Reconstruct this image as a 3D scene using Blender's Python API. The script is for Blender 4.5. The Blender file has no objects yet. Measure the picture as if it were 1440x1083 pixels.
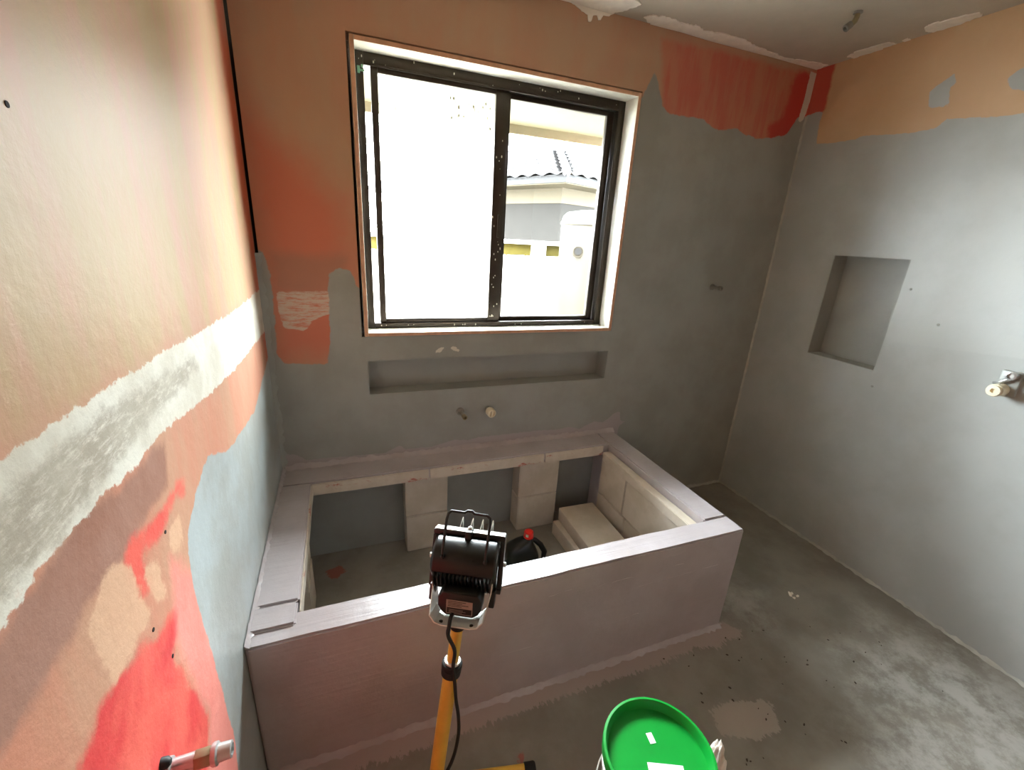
import bpy, bmesh, math, random
import numpy as np
from mathutils import Vector, Matrix
random.seed(7)
SC = bpy.context.scene
COL = SC.collection

# ------------------------------------------------------------------ camera, world, sun, exposure
cam_d = bpy.data.cameras.new('camera'); cam = bpy.data.objects.new('camera', cam_d); COL.objects.link(cam)
YAW, PITCH, ROLL, FPX = 0.3809, -0.3295, 0.0597, 615.66
fw = Vector((math.sin(YAW)*math.cos(PITCH), math.cos(YAW)*math.cos(PITCH), math.sin(PITCH)))
rt = Vector((math.cos(YAW), -math.sin(YAW), 0)); up = rt.cross(fw)
r2 = rt*math.cos(ROLL) + up*math.sin(ROLL); u2 = -rt*math.sin(ROLL) + up*math.cos(ROLL)
m = Matrix((r2, u2, -fw)).transposed().to_4x4(); m.translation = Vector((0.2874, -1.9264, 1.5158))
cam.matrix_world = m
cam_d.sensor_fit = 'HORIZONTAL'; cam_d.sensor_width = 36.0; cam_d.lens = 36.0*FPX/1440.0
cam_d.clip_start = 0.02
SC.camera = cam

world = bpy.data.worlds.new('sky'); SC.world = world; world.use_nodes = True
bg = world.node_tree.nodes['Background']
bg.inputs[0].default_value = (0.87, 0.94, 1.0, 1); bg.inputs[1].default_value = 24.0
por_d = bpy.data.lights.new('window_portal', 'AREA'); por_d.shape = 'RECTANGLE'; por_d.size = 1.25; por_d.size_y = 1.1
por_d.cycles.is_portal = True
por = bpy.data.objects.new('window_portal', por_d); COL.objects.link(por)
por.location = (0.98, 0.30, 1.59); por.rotation_euler = (math.radians(-90), 0, 0)
vs = SC.view_settings
vs.view_transform = 'Standard'; vs.look = 'None'; vs.gamma = 1.0; vs.use_curve_mapping = False
vs.exposure = 2.15
SC.cycles.max_bounces = 16; SC.cycles.diffuse_bounces = 10; SC.cycles.glossy_bounces = 6
SC.cycles.transparent_max_bounces = 12; SC.cycles.sample_clamp_indirect = 8.0

# ------------------------------------------------------------------ room dimensions (metres)
W, H, YF = 2.629, 2.40, -3.30
HL, HD, HH = 1.697, 0.9315, 0.485          # bath surround: length, depth, height
WX0, WX1, WZ0, WZ1 = 0.360, 1.596, 1.070, 2.151   # window opening
NX0, NX1, NZ0, NZ1 = 0.377, 1.600, 0.804, 0.964   # niche under the window
RY0, RY1, RZ0, RZ1 = -0.6836, -0.3492, 1.003, 1.513   # niche in the right wall

# ------------------------------------------------------------------ material helpers
def srgb(r, g, b):
    f = lambda c: (c/255/12.92) if c/255 <= 0.04045 else ((c/255+0.055)/1.055)**2.4
    return (f(r), f(g), f(b), 1)

class NT:
    def __init__(s, name):
        s.m = bpy.data.materials.new(name); s.m.use_nodes = True; s.t = s.m.node_tree
        s.b = s.t.nodes['Principled BSDF']; s.out = s.t.nodes['Material Output']
        s.co = s.t.nodes.new('ShaderNodeTexCoord').outputs['Object']
    def n(s, typ, **kw):
        nd = s.t.nodes.new(typ)
        for k, v in kw.items(): setattr(nd, k, v)
        return nd
    def put(s, sock, v):
        if hasattr(v, 'is_linked') or hasattr(v, 'links'): s.t.links.new(v, sock)
        else: sock.default_value = v
    def noise(s, scale, detail=4, rough=0.6, stretch=None, seed=0):
        nd = s.n('ShaderNodeTexNoise'); nd.inputs['Scale'].default_value = scale
        nd.inputs['Detail'].default_value = detail; nd.inputs['Roughness'].default_value = rough
        mp = s.n('ShaderNodeMapping'); mp.inputs['Location'].default_value = (seed*3.1, seed*1.7, seed*2.3)
        if stretch: mp.inputs['Scale'].default_value = stretch
        s.t.links.new(s.co, mp.inputs[0]); s.t.links.new(mp.outputs[0], nd.inputs['Vector'])
        return nd.outputs[0]
    def math(s, op, a, b=0.0, c=0.0):
        nd = s.n('ShaderNodeMath', operation=op)
        s.put(nd.inputs[0], a); s.put(nd.inputs[1], b); s.put(nd.inputs[2], c); return nd.outputs[0]
    def rng(s, v, a, b, c=0.0, d=1.0):
        nd = s.n('ShaderNodeMapRange', interpolation_type='SMOOTHSTEP'); s.put(nd.inputs[0], v)
        for i, x in enumerate((a, b, c, d)): nd.inputs[i+1].default_value = x
        return nd.outputs[0]
    def mix(s, f, a, b):
        nd = s.n('ShaderNodeMix', data_type='RGBA'); s.put(nd.inputs[0], f); s.put(nd.inputs[6], a); s.put(nd.inputs[7], b)
        return nd.outputs[2]
    def mixf(s, f, a, b):
        nd = s.n('ShaderNodeMix', data_type='FLOAT'); s.put(nd.inputs[0], f); s.put(nd.inputs[2], a); s.put(nd.inputs[3], b)
        return nd.outputs[0]
    def attr(s, name):
        nd = s.n('ShaderNodeAttribute'); nd.attribute_name = name; return nd.outputs['Fac']
    def bump(s, h, strength, dist=0.003):
        nd = s.n('ShaderNodeBump'); nd.inputs['Strength'].default_value = strength; nd.inputs['Distance'].default_value = dist
        s.t.links.new(h, nd.inputs['Height']); s.t.links.new(nd.outputs[0], s.b.inputs['Normal'])
    def done(s, col, rough, spec=0.5, metal=0.0):
        s.put(s.b.inputs['Base Color'], col); s.put(s.b.inputs['Roughness'], rough)
        s.b.inputs['Specular IOR Level'].default_value = spec; s.b.inputs['Metallic'].default_value = metal
        return s.m

def plain(name, c, rough=0.5, var=0.12, scale=12, metal=0.0, bump=0.0, bscale=80, stretch=None, spec=0.5):
    t = NT(name); nz = t.noise(scale, 5, 0.6, stretch)
    d = tuple(x*(1-var) for x in c[:3]) + (1,); l = tuple(min(1, x*(1+var)) for x in c[:3]) + (1,)
    col = t.mix(t.rng(nz, 0.3, 0.7), d, l)
    if bump: t.bump(t.noise(bscale, 6, 0.65, stretch), bump)
    return t.done(col, rough, spec, metal)

def layered(name, base, layers, rough, bump=0.25, bscale=45, spec=0.5):
    """base: (colour a, colour b, noise scale, stretch); layers: dicts painted one over the other along the
    edges stored in the mesh's distance attributes."""
    t = NT(name)
    col = t.mix(t.rng(t.noise(base[2], 5, 0.62, base[3]), 0.36, 0.64), base[0], base[1])
    rg = rough
    for i, L in enumerate(layers):
        nz = t.math('SUBTRACT', t.noise(L.get('ns', 30), 6, 0.7, L.get('st'), i+1), 0.5)
        d = t.math('MULTIPLY_ADD', nz, L.get('amp', 0.02), t.attr(L['a']))
        f = t.rng(d, -L.get('soft', 0.002), L.get('soft', 0.002))
        if 'dry' in L:                                            # dry-brushed coverage
            f = t.math('MULTIPLY', f, t.rng(t.noise(L['dry'][0], 8, 0.75, L.get('dst'), i+9), L['dry'][1], L['dry'][2]))
        if L.get('al', 1) != 1: f = t.math('MULTIPLY', f, L['al'])
        c = L['c']
        if 'c2' in L: c = t.mix(t.rng(t.noise(L.get('cs', 5), 5, 0.6, L.get('cst'), i+5), 0.36, 0.64), L['c'], L['c2'])
        col = t.mix(f, col, c)
        if 'r' in L: rg = t.mixf(f, rg, L['r'])
    h = t.math('ADD', t.noise(bscale, 6, 0.65), t.math('MULTIPLY', t.noise(6, 3, 0.5), 1.6))
    t.bump(h, bump)
    return t.done(col, rg, spec)

# ------------------------------------------------------------------ mesh helpers
class MB:
    def __init__(s): s.v = []; s.f = []
    def add(s, vs_, fs_, M=None):
        o = len(s.v)
        s.v += [tuple(M @ Vector(v)) if M is not None else tuple(v) for v in vs_]
        s.f += [tuple(o+i for i in f) for f in fs_]; return s
    def box(s, x0, x1, y0, y1, z0, z1, M=None):
        vs_ = [(x, y, z) for z in (z0, z1) for y in (y0, y1) for x in (x0, x1)]
        return s.add(vs_, [(0, 2, 3, 1), (4, 5, 7, 6), (0, 1, 5, 4), (2, 6, 7, 3), (0, 4, 6, 2), (1, 3, 7, 5)], M)
    def tube(s, pts, r, n=12, M=None, caps=True):
        P = [Vector(p) for p in pts]; rr = r if hasattr(r, '__len__') else [r]*len(P)
        vs_, fs_ = [], []; ref = None
        for i, p in enumerate(P):
            d = ((P[min(i+1, len(P)-1)]-p).normalized() + (p-P[max(i-1, 0)]).normalized())
            d = d.normalized() if d.length > 1e-6 else Vector((0, 0, 1))
            if ref is None: ref = Vector((0, 0, 1)) if abs(d.z) < 0.9 else Vector((1, 0, 0))
            a = d.cross(ref).normalized(); b = d.cross(a); ref = -b if False else ref - d*ref.dot(d)
            if ref.length < 1e-4: ref = a
            ref.normalize(); a = d.cross(ref).normalized(); b = ref
            for k in range(n):
                t = 2*math.pi*k/n; vs_.append(p + (a*math.cos(t) + b*math.sin(t))*rr[i])
        for i in range(len(P)-1):
            for k in range(n):
                fs_.append((i*n+k, i*n+(k+1) % n, (i+1)*n+(k+1) % n, (i+1)*n+k))
        if caps: fs_ += [tuple(range(n))[::-1], tuple((len(P)-1)*n+k for k in range(n))]
        return s.add(vs_, fs_, M)
    def lathe(s, prof, n=24, M=None):
        vs_, fs_ = [], []
        for r, z in prof:
            for k in range(n):
                t = 2*math.pi*k/n; vs_.append((r*math.cos(t), r*math.sin(t), z))
        for i in range(len(prof)-1):
            for k in range(n):
                fs_.append((i*n+k, i*n+(k+1) % n, (i+1)*n+(k+1) % n, (i+1)*n+k))
        fs_ += [tuple(range(n))[::-1], tuple((len(prof)-1)*n+k for k in range(n))]
        return s.add(vs_, fs_, M)
    def prism(s, poly, z0, z1, M=None):
        n = len(poly)
        vs_ = [(x, y, z0) for x, y in poly] + [(x, y, z1) for x, y in poly]
        fs_ = [tuple(range(n))[::-1], tuple(range(n, 2*n))] + [(i, (i+1) % n, n+(i+1) % n, n+i) for i in range(n)]
        return s.add(vs_, fs_, M)
    def build(s, name, mat, parent=None, bevel=0.0, smooth=False, seg=2, angle=0.6):
        v = np.array(s.v); c = (v.min(0)+v.max(0))/2
        me = bpy.data.meshes.new(name); me.from_pydata([tuple(x) for x in v-c], [], s.f); 
        bm = bmesh.new(); bm.from_mesh(me); bmesh.ops.recalc_face_normals(bm, faces=bm.faces)
        if bevel: 
            es = [e for e in bm.edges if len(e.link_faces) == 2 and e.calc_face_angle(0) > angle]
            bmesh.ops.bevel(bm, geom=es, offset=bevel, segments=seg, affect='EDGES', profile=0.5, clamp_overlap=True)
        if smooth or bevel:
            for f in bm.faces: f.smooth = True
            for e in bm.edges:
                if len(e.link_faces) == 2 and e.calc_face_angle(0) > 0.7: e.smooth = False
        bm.to_mesh(me); bm.free()
        me.materials.append(mat)
        return link(name, me, parent, c)

def link(name, me, parent=None, loc=(0, 0, 0)):
    o = bpy.data.objects.new(name, me); COL.objects.link(o); o.location = loc
    if parent is not None:
        o.parent = parent; o.matrix_parent_inverse = base_matrix(parent).inverted()
    return o
def base_matrix(o):
    M = Matrix.LocRotScale(o.location, o.rotation_euler, o.scale)
    return (base_matrix(o.parent) @ o.matrix_parent_inverse @ M) if o.parent else M
def thing(name, label, cat, loc, group=None):
    o = bpy.data.objects.new(name, None); COL.objects.link(o); o.location = loc; o.empty_display_size = 0.05
    return tag(o, label, cat, group)
def tag(o, label, cat=None, group=None):
    o['label'] = label
    if cat: o['category'] = cat
    if group: o['group'] = group
    return o
def struct(o, label=None):
    o['kind'] = 'structure'
    if label: o['label'] = label
    return o
def frame(origin, xa, ya, za):
    M = Matrix((Vector(xa), Vector(ya), Vector(za))).transposed().to_4x4(); M.translation = Vector(origin); return M
def axis_frame(origin, z):
    z = Vector(z).normalized(); x = z.cross(Vector((0, 0, 1)))
    if x.length < 1e-3: x = Vector((1, 0, 0))
    x.normalize(); return frame(origin, x, z.cross(x), z)

def sdf(U, V, polys):
    best = np.full(U.shape, -9.0)
    for poly in polys:
        P = np.array(poly, float); d2 = np.full(U.shape, 1e9); ins = np.zeros(U.shape, bool)
        for i in range(len(P)):
            a, b = P[i], P[(i+1) % len(P)]; e = b-a; l2 = max(e@e, 1e-12)
            t = np.clip(((U-a[0])*e[0] + (V-a[1])*e[1])/l2, 0, 1)
            d2 = np.minimum(d2, (U-a[0]-t*e[0])**2 + (V-a[1]-t*e[1])**2)
            if a[1] != b[1]:
                c = ((a[1] > V) != (b[1] > V)) & (U < e[0]*(V-a[1])/e[1] + a[0]); ins ^= c
        d = np.sqrt(d2); best = np.maximum(best, np.where(ins, d, -d))
    return best

def surface(name, mat, to3, ur, vr, holes=(), masks=None, step=0.014, thick=0.09, flip=False):
    """One wall, floor or ceiling: a fine grid with its openings cut out, paint edges stored as distances."""
    def axis(r, brk):
        a = np.linspace(r[0], r[1], max(2, int(round((r[1]-r[0])/step))+1))
        for b in brk:
            if r[0] < b < r[1]:
                i = np.argmin(abs(a-b)); a[i] = b
        return np.unique(a)
    us = axis(ur, [x for h in holes for x in h[:2]]); vs_ = axis(vr, [x for h in holes for x in h[2:]])
    UU, VV = np.meshgrid(us, vs_, indexing='ij'); nu, nv = UU.shape
    pts = np.stack(to3(UU.ravel(), VV.ravel()), 1)
    i, j = np.meshgrid(np.arange(nu-1), np.arange(nv-1), indexing='ij'); i = i.ravel(); j = j.ravel()
    uc = (us[i]+us[i+1])/2; vc = (vs_[j]+vs_[j+1])/2; keep = np.ones(len(i), bool)
    for h in holes: keep &= ~((uc > h[0]) & (uc < h[1]) & (vc > h[2]) & (vc < h[3]))
    i, j = i[keep], j[keep]
    F = np.stack([i*nv+j, (i+1)*nv+j, (i+1)*nv+j+1, i*nv+j+1], 1)
    if flip: F = F[:, ::-1]
    me = bpy.data.meshes.new(name); me.from_pydata(pts.tolist(), [], F.tolist())
    for k, polys in (masks or {}).items():
        at = me.attributes.new(k, 'FLOAT', 'POINT'); at.data.foreach_set('value', sdf(UU.ravel(), VV.ravel(), polys).astype(np.float32))
    bm = bmesh.new(); bm.from_mesh(me)
    bmesh.ops.delete(bm, geom=[v for v in bm.verts if not v.link_faces], context='VERTS'); bm.to_mesh(me); bm.free()
    me.materials.append(mat)
    o = link(name, me); struct(o)
    if thick:
        md = o.modifiers.new('thickness', 'SOLIDIFY'); md.thickness = thick; md.offset = -1
    return o

# ------------------------------------------------------------------ paint outlines, in metres on each surface
BAND_T = [(0, 1.262), (-.122, 1.268), (-.368, 1.263), (-.715, 1.277), (-.923, 1.287), (-1.028, 1.296), (-1.138, 1.297), (-1.252, 1.302), (-1.414, 1.304), (-3.3, 1.30)]
BAND_B = [(-3.3, 1.16), (-1.517, 1.171), (-1.447, 1.19), (-1.383, 1.185), (-1.313, 1.187), (-1.231, 1.177), (-1.129, 1.18), (-.807, 1.139), (-.579, 1.121), (0, 1.105)]
LM = {
 'cream': [BAND_T[::-1] + [(0, 1.3), (0, 2.4), (-3.3, 2.4)][::1]],
 'rust': [[(0, 2.5), (-.16, 2.5), (-.13, 1.9), (-.10, 1.6), (-.09, 1.3), (-.05, 1.0), (0, .95)]],
 'brown': [[(-3.3, 1.165), (-1.517, 1.171), (-1.45, 1.184), (-1.381, 1.188), (-1.298, 1.178), (-1.12, 1.163), (-1.145, 1.09), (-1.26, 1.097), (-1.328, 1.084), (-1.41, 1.101), (-1.446, 1.088), (-1.491, 1.088), (-1.559, 1.084), (-3.3, 1.08)]],
 'red': [[(-1.065, 1.064), (-1.217, 1.078), (-1.294, 1.092), (-1.322, 1.074), (-1.3, 1.005), (-1.268, 1.002), (-1.271, 1.056), (-1.175, 1.041), (-1.125, 1.064), (-1.078, 1.042)],
         [(-1.497, .967), (-1.424, .975), (-1.351, .957), (-1.225, .897), (-1.205, .9), (-1.228, .862), (-1.265, .858), (-1.219, .745), (-1.185, .608), (-1.241, .542), (-1.16, .3), (-1.2, 0), (-1.55, 0), (-1.6, .6)]],
 'patch': [[(-1.358, 1.1), (-1.315, 1.085), (-1.288, .954), (-1.406, .975), (-1.422, 1.077)], [(-1.281, 1.039), (-1.238, 1.015), (-1.233, .942), (-1.269, .962)], [(-1.183, 1.027), (-1.13, 1.024), (-1.124, .967), (-1.185, .993)]],
 'pink': [[(-1.194, .99), (-1.126, .90), (-1.12, .789), (-1.08, .512), (-1.1, .3), (-1.1, 0), (-1.2, 0), (-1.241, .542), (-1.185, .608), (-1.219, .745), (-1.233, .852)]],
 'band': [BAND_T + BAND_B],
 'bandgrey': [[(-3.3, 1.275), (-1.468, 1.276), (-1.302, 1.279), (-1.128, 1.265), (-.9, 1.245), (-.88, 1.215), (-1.048, 1.214), (-1.178, 1.214), (-1.351, 1.20), (-1.45, 1.196), (-3.3, 1.19)]],
 'grey': [[(0, 1.0), (-.086, .985), (-.402, .926), (-.699, .957), (-.79, .974), (-.921, 1.034), (-1.027, 1.011), (-1.114, .968), (-1.133, .881), (-1.118, .707), (-1.109, .587), (-1.096, .403), (-1.115, .333), (-1.1, 0), (0, 0)]],
}
GREY_R = [(1.596, 2.119), (1.615, 2.156), (1.65, 2.237), (1.671, 2.208), (1.719, 2.11), (1.756, 2.086), (1.966, 2.09), (2.016, 2.067), (2.073, 2.056), (2.172, 2.08), (2.25, 2.058), (2.325, 2.051), (2.42, 2.066), (2.514, 2.09), (2.538, 2.126), (2.57, 2.179), (2.64, 2.185)]
GREY_L = [(-.01, 1.409), (.025, 1.41), (.038, 1.338), (.041, 1.231), (.032, 1.003), (.054, .966), (.22, .957), (.235, 1.085), (.244, 1.288), (.25, 1.33), (.283, 1.355), (.328, 1.345), (.346, 1.289), (.40, 1.232)]
BMK = {
 'redl': [[(0, 1.873), (.136, 1.781), (.338, 1.611), (.346, 1.289), (.3, 1.0), (0, .95)]],
 'redr': [[(1.66, 2.357), (1.937, 2.366), (2.64, 2.375), (2.64, 2.0), (2.069, 2.0), (1.9, 2.0), (1.736, 2.05)]],
 'deep': [[(2.49, 2.37), (2.64, 2.38), (2.64, 2.1), (2.5, 2.06), (2.4, 2.05), (2.38, 2.12), (2.46, 2.16)]],
 'grey': [GREY_R + [(2.64, -.1), (-.01, -.1)] + GREY_L + [(1.5, 1.232)]],
 'wash': [[(.056, 1.40), (.323, 1.40), (.30, 1.25), (.046, 1.25)]],
 'plaster': [[(.054, 1.258), (.25, 1.26), (.252, 1.174), (.175, 1.145), (.145, 1.102), (.069, 1.113), (.055, 1.175)]],
 'lilac': [[(-.01, .564), (.058, .551), (.098, .519), (.219, .516), (.429, .508), (.504, .54), (.528, .516), (.656, .514), (.763, .537), (.845, .527), (.887, .537), (1.228, .537), (1.339, .532), (1.42, .539), (1.473, .518), (1.57, .556), (1.624, .542), (1.696, .593), (1.73, .601), (1.745, .537), (1.78, .533), (1.74, .512), (1.73, .44), (-.01, .44)]],
 'corner': [[(2.585, 2.385), (2.64, 2.385), (2.64, 2.3), (2.629, 2.255), (2.613, 2.165), (2.577, 2.16), (2.585, 2.261)]],
 'flecks': [[(.66, .985), (.70, .99), (.715, 1.015), (.69, 1.01)], [(.735, 1.005), (.76, 1.02), (.80, .985), (.775, .988)]],
}
RM = {
 'red': [[(.02, 2.42), (-.09, 2.42), (-.095, 2.198), (.02, 2.1)]],
 'grey': [[(.02, 2.189), (-.059, 2.201), (-.092, 2.192), (-.081, 2.152), (-.096, 2.05), (-.143, 2.043), (-.293, 2.04), (-.325, 2.05), (-.522, 2.029), (-.623, 2.034), (-.64, 2.061), (-.75, 2.045), (-.877, 2.033), (-3.4, 2.02), (-3.4, -.1), (.02, -.1)],
          [(-.543, 2.179), (-.618, 2.224), (-.632, 2.192), (-.616, 2.172), (-.636, 2.105), (-.562, 2.117)],
          [(-.791, 2.162), (-.828, 2.191), (-.869, 2.172), (-.884, 2.101), (-.854, 2.108), (-.811, 2.127)]],
 'smooth': [[(-.676, 1.245), (-1.119, 1.265), (-3.4, 1.27), (-3.4, 1.18), (-1.143, 1.19), (-.691, 1.149)]],
}
FM = {
 'lilac': [[(1.66, -.90), (1.719, -.925), (1.768, -.977), (1.741, -1.011), (1.68, -.999), (1.609, -1.017), (1.53, -.991), (1.407, -.997), (1.246, -1.003), (1.035, -.994), (.835, -.996), (.4, -1.0), (0, -.99), (0, -.90)]],
 'patch': [[(1.385, -1.203), (1.475, -1.197), (1.609, -1.235), (1.612, -1.267), (1.564, -1.332), (1.459, -1.324), (1.364, -1.276)]],
 'light': [[(1.80, -.72), (1.9, -.70), (2.0, -.85), (1.9, -.95), (1.8, -.88)], [(2.0, -1.25), (2.4, -1.1), (2.6, -1.3), (2.6, -2.7), (1.6, -2.7), (1.75, -1.5)]],  # pale mottling; the large area paints in window light on the floor
 'redsm': [[(.14, -.12), (.20, -.10), (.23, -.16), (.16, -.19)], [(.70, -1.12), (.72, -1.11), (.72, -1.14), (.70, -1.14)]],
}
PEACH, PEACH2 = srgb(186, 142, 116), srgb(188, 142, 114)
CREAM, CREAM2 = srgb(178, 152, 112), srgb(188, 144, 118)
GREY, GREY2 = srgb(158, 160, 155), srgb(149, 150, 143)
LILAC, LILAC2 = srgb(182, 174, 176), srgb(172, 163, 164)
RED, PINK, RUST = srgb(208, 58, 62), srgb(232, 132, 122), srgb(196, 88, 60)
PLAS, PLAS2 = srgb(218, 214, 202), srgb(200, 193, 178)

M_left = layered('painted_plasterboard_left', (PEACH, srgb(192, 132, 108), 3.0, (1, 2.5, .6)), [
    dict(a='cream', c=CREAM, c2=CREAM2, cs=3.2, cst=(1, 3.4, .6), amp=.05, soft=.03, ns=9, al=.9),
    dict(a='rust', c=RUST, amp=.12, soft=.05, ns=7, st=(1, 2, .5), al=.9),
    dict(a='brown', c=srgb(160, 120, 104), c2=srgb(150, 106, 88), amp=.06, soft=.012, ns=10),
    dict(a='red', c=RED, c2=srgb(224, 96, 84), cs=9, amp=.07, soft=.012, ns=12, al=.93),
    dict(a='pink', c=PINK, c2=srgb(240, 150, 140), amp=.05, soft=.02, ns=14, al=.85),
    dict(a='patch', c=srgb(208, 168, 138), amp=.05, soft=.006, ns=26, al=.85),
    dict(a='band', c=PLAS, c2=PLAS2, cs=8, amp=.035, soft=.002, ns=38, dry=(26, .12, .42)),
    dict(a='bandgrey', c=srgb(176, 168, 152), c2=srgb(164, 154, 138), cs=14, amp=.06, soft=.012, ns=30, dry=(90, .30, .55), dst=(1, .3, 1)),
    dict(a='grey', c=GREY, c2=srgb(170, 177, 177), cs=5, amp=.03, soft=.003, ns=22, r=.34),  # paler, bluer second grey puts window light into the coat colour
  ], .5, bump=.5, bscale=30, spec=.35)
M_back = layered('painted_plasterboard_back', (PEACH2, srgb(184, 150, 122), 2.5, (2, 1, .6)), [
    dict(a='redl', c=srgb(200, 104, 78), amp=.16, soft=.11, ns=5, al=.8),
    dict(a='redr', c=srgb(196, 98, 82), c2=srgb(196, 124, 98), cs=7, cst=(2.5, 1, .5), amp=.05, soft=.02, ns=14, al=.9),
    dict(a='deep', c=srgb(190, 54, 48), amp=.06, soft=.02, ns=18, al=.85),
    dict(a='wash', c=srgb(150, 116, 96), amp=.05, soft=.03, ns=14, al=.6),
    dict(a='plaster', c=PLAS2, amp=.02, soft=.002, ns=50, st=(.4, 1, 2), dry=(40, .36, .56), dst=(.3, 1, 1.6), al=.8),
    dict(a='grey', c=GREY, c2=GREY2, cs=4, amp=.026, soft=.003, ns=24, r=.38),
    dict(a='lilac', c=LILAC2, amp=.02, soft=.002, ns=40, r=.4),
    dict(a='corner', c=PLAS, amp=.02, soft=.002, ns=40),
    dict(a='flecks', c=PLAS, amp=.012, soft=.001, ns=60),
  ], .5, bump=.2)
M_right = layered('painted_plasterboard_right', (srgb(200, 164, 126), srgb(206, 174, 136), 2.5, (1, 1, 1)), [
    dict(a='red', c=srgb(186, 62, 52), amp=.04, soft=.01, ns=18, al=.9),
    dict(a='grey', c=srgb(176, 180, 178), c2=srgb(168, 171, 168), cs=3.5, amp=.02, soft=.002, ns=24, r=.36),  # same coat as the back wall, with window light painted in as paler grey
    dict(a='smooth', c=srgb(176, 180, 177), amp=.02, soft=.004, ns=30, al=.6),
  ], .5, bump=.2)
M_floor = layered('cement_floor', (srgb(132, 127, 117), srgb(150, 145, 135), 4.0, None), [
    dict(a='light', c=srgb(200, 199, 194), amp=.5, soft=.14, ns=4, al=.62, dry=(9, .38, .62)),  # mottling, lightened to paint window light onto the floor
    dict(a='patch', c=srgb(178, 166, 156), amp=.07, soft=.003, ns=45, st=(1.6, .7, 1), al=.8),
    dict(a='lilac', c=srgb(176, 160, 154), amp=.09, soft=.003, ns=48, st=(1.8, .6, 1), al=.9),
    dict(a='redsm', c=srgb(170, 70, 60), amp=.05, soft=.004, ns=40, al=.7),
  ], .36, bump=.35, bscale=30)
M_ceil = plain('ceiling_paint', srgb(190, 180, 164), .7, .05, 6, bump=.12)
M_plaster = plain('joint_plaster', srgb(238, 232, 222), .7, .06, 20, bump=.3)
M_grey = plain('grey_membrane', GREY, .38, .06, 5, bump=.2)
M_bead = plain('grey_sealant_bead', srgb(176, 176, 168), .4, .1, 14, bump=.2)
M_front = plain('dull_peach_wall', srgb(140, 104, 80), .6, .08, 4)

# ------------------------------------------------------------------ room shell
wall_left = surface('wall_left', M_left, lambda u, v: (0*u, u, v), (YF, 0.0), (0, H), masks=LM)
struct(wall_left, 'left wall with peach paint, white plaster band and red primer patches')
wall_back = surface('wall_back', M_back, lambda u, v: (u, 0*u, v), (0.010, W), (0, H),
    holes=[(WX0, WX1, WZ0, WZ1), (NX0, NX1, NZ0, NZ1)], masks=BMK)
struct(wall_back, 'back wall, orange above and grey waterproof coat below, with the window')
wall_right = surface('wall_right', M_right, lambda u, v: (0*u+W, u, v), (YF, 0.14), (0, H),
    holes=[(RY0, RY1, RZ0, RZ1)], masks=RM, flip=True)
struct(wall_right, 'right wall, grey waterproof coat with orange strip above')
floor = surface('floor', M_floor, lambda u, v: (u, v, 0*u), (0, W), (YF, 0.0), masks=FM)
struct(floor, 'stained grey cement floor')
ceil_ = surface('ceiling', M_ceil, lambda u, v: (u, v, 0*u+H), (-0.09, W+0.09), (YF, 0.14), flip=True, step=0.2)
struct(ceil_, 'off white plasterboard ceiling')
wall_front = surface('wall_front', M_front, lambda u, v: (u, 0*u+YF, v), (-0.09, W+0.09), (0, H), flip=True, step=0.2)

M_gap_shade = plain('gap_shade_timber', srgb(40, 30, 24), .9)  # dark colour stands in for shade inside the open corner gap
MB().box(-.09, -.001, .001, .15, 0, H).build('gap_shade_stud', M_gap_shade, wall_back)
# niche boxes, lining the openings
D = 0.094; e_ = .003
def niche(to, u0, u1, v0, v1, par):
    nb = MB()
    for a in ((u0-.01, u1+.01, D, D+.012, v0-.01, v1+.01), (u0-.004, u0+e_, .0015, D, v0-.004, v1+.004), (u1-e_, u1+.004, .0015, D, v0-.004, v1+.004),
              (u0+e_, u1-e_, .0015, D, v0-.004, v0+e_), (u0+e_, u1-e_, .0015, D, v1-e_, v1+.004)):
        nb.box(*a, M=to)
    nb.build('niche_lining', M_grey, par)
niche(Matrix.Identity(4), NX0, NX1, NZ0, NZ1, wall_back)
niche(frame((W, 0, 0), (0, 1, 0), (1, 0, 0), (0, 0, 1)), RY0, RY1, RZ0, RZ1, wall_right)

# sealant beads in the corners (triangular fillets with a wavering edge)
def fillet(name, p0, p1, da, db, r, mat, n=60, wob=.35):
    p0, p1, da, db = Vector(p0), Vector(p1), Vector(da), Vector(db); mb = MB(); vs_, fs_ = [], []
    for i in range(n+1):
        p = p0.lerp(p1, i/n); ra = r*(1+wob*(random.random()-.5)*2); rb = r*(1+wob*(random.random()-.5)*2)
        vs_ += [p, p+da*ra, p+(da*ra+db*rb)*.42, p+db*rb]
    for i in range(n):
        a = 4*i
        for k in range(4): fs_.append((a+k, a+(k+1) % 4, a+4+(k+1) % 4, a+4+k))
    fs_ += [(0, 1, 2, 3), tuple(4*n+k for k in (3, 2, 1, 0))]
    mb.add(vs_, fs_); o = mb.build(name, mat, smooth=True); return o
struct(fillet('trim_1', (W, 0, 0), (W, YF, 0), (-1, 0, 0), (0, 0, 1), .010, M_bead, 200, .6), 'pale sealant bead between floor and right wall')
struct(fillet('trim_2', (W, 0, .01), (W, 0, 2.19), (-1, 0, 0), (0, -1, 0), .008, M_bead, 120), 'pale sealant bead up the right hand corner')
struct(fillet('trim_3', (HL+.005, 0, 0), (W, 0, 0), (0, -1, 0), (0, 0, 1), .012, M_bead, 60), 'sealant bead between floor and back wall')
struct(fillet('trim_4', (0, 0, HH), (0, 0, 1.40), (1, 0, 0), (0, -1, 0), .018, M_grey, 60), 'grey sealant bead up the left hand corner')

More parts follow.
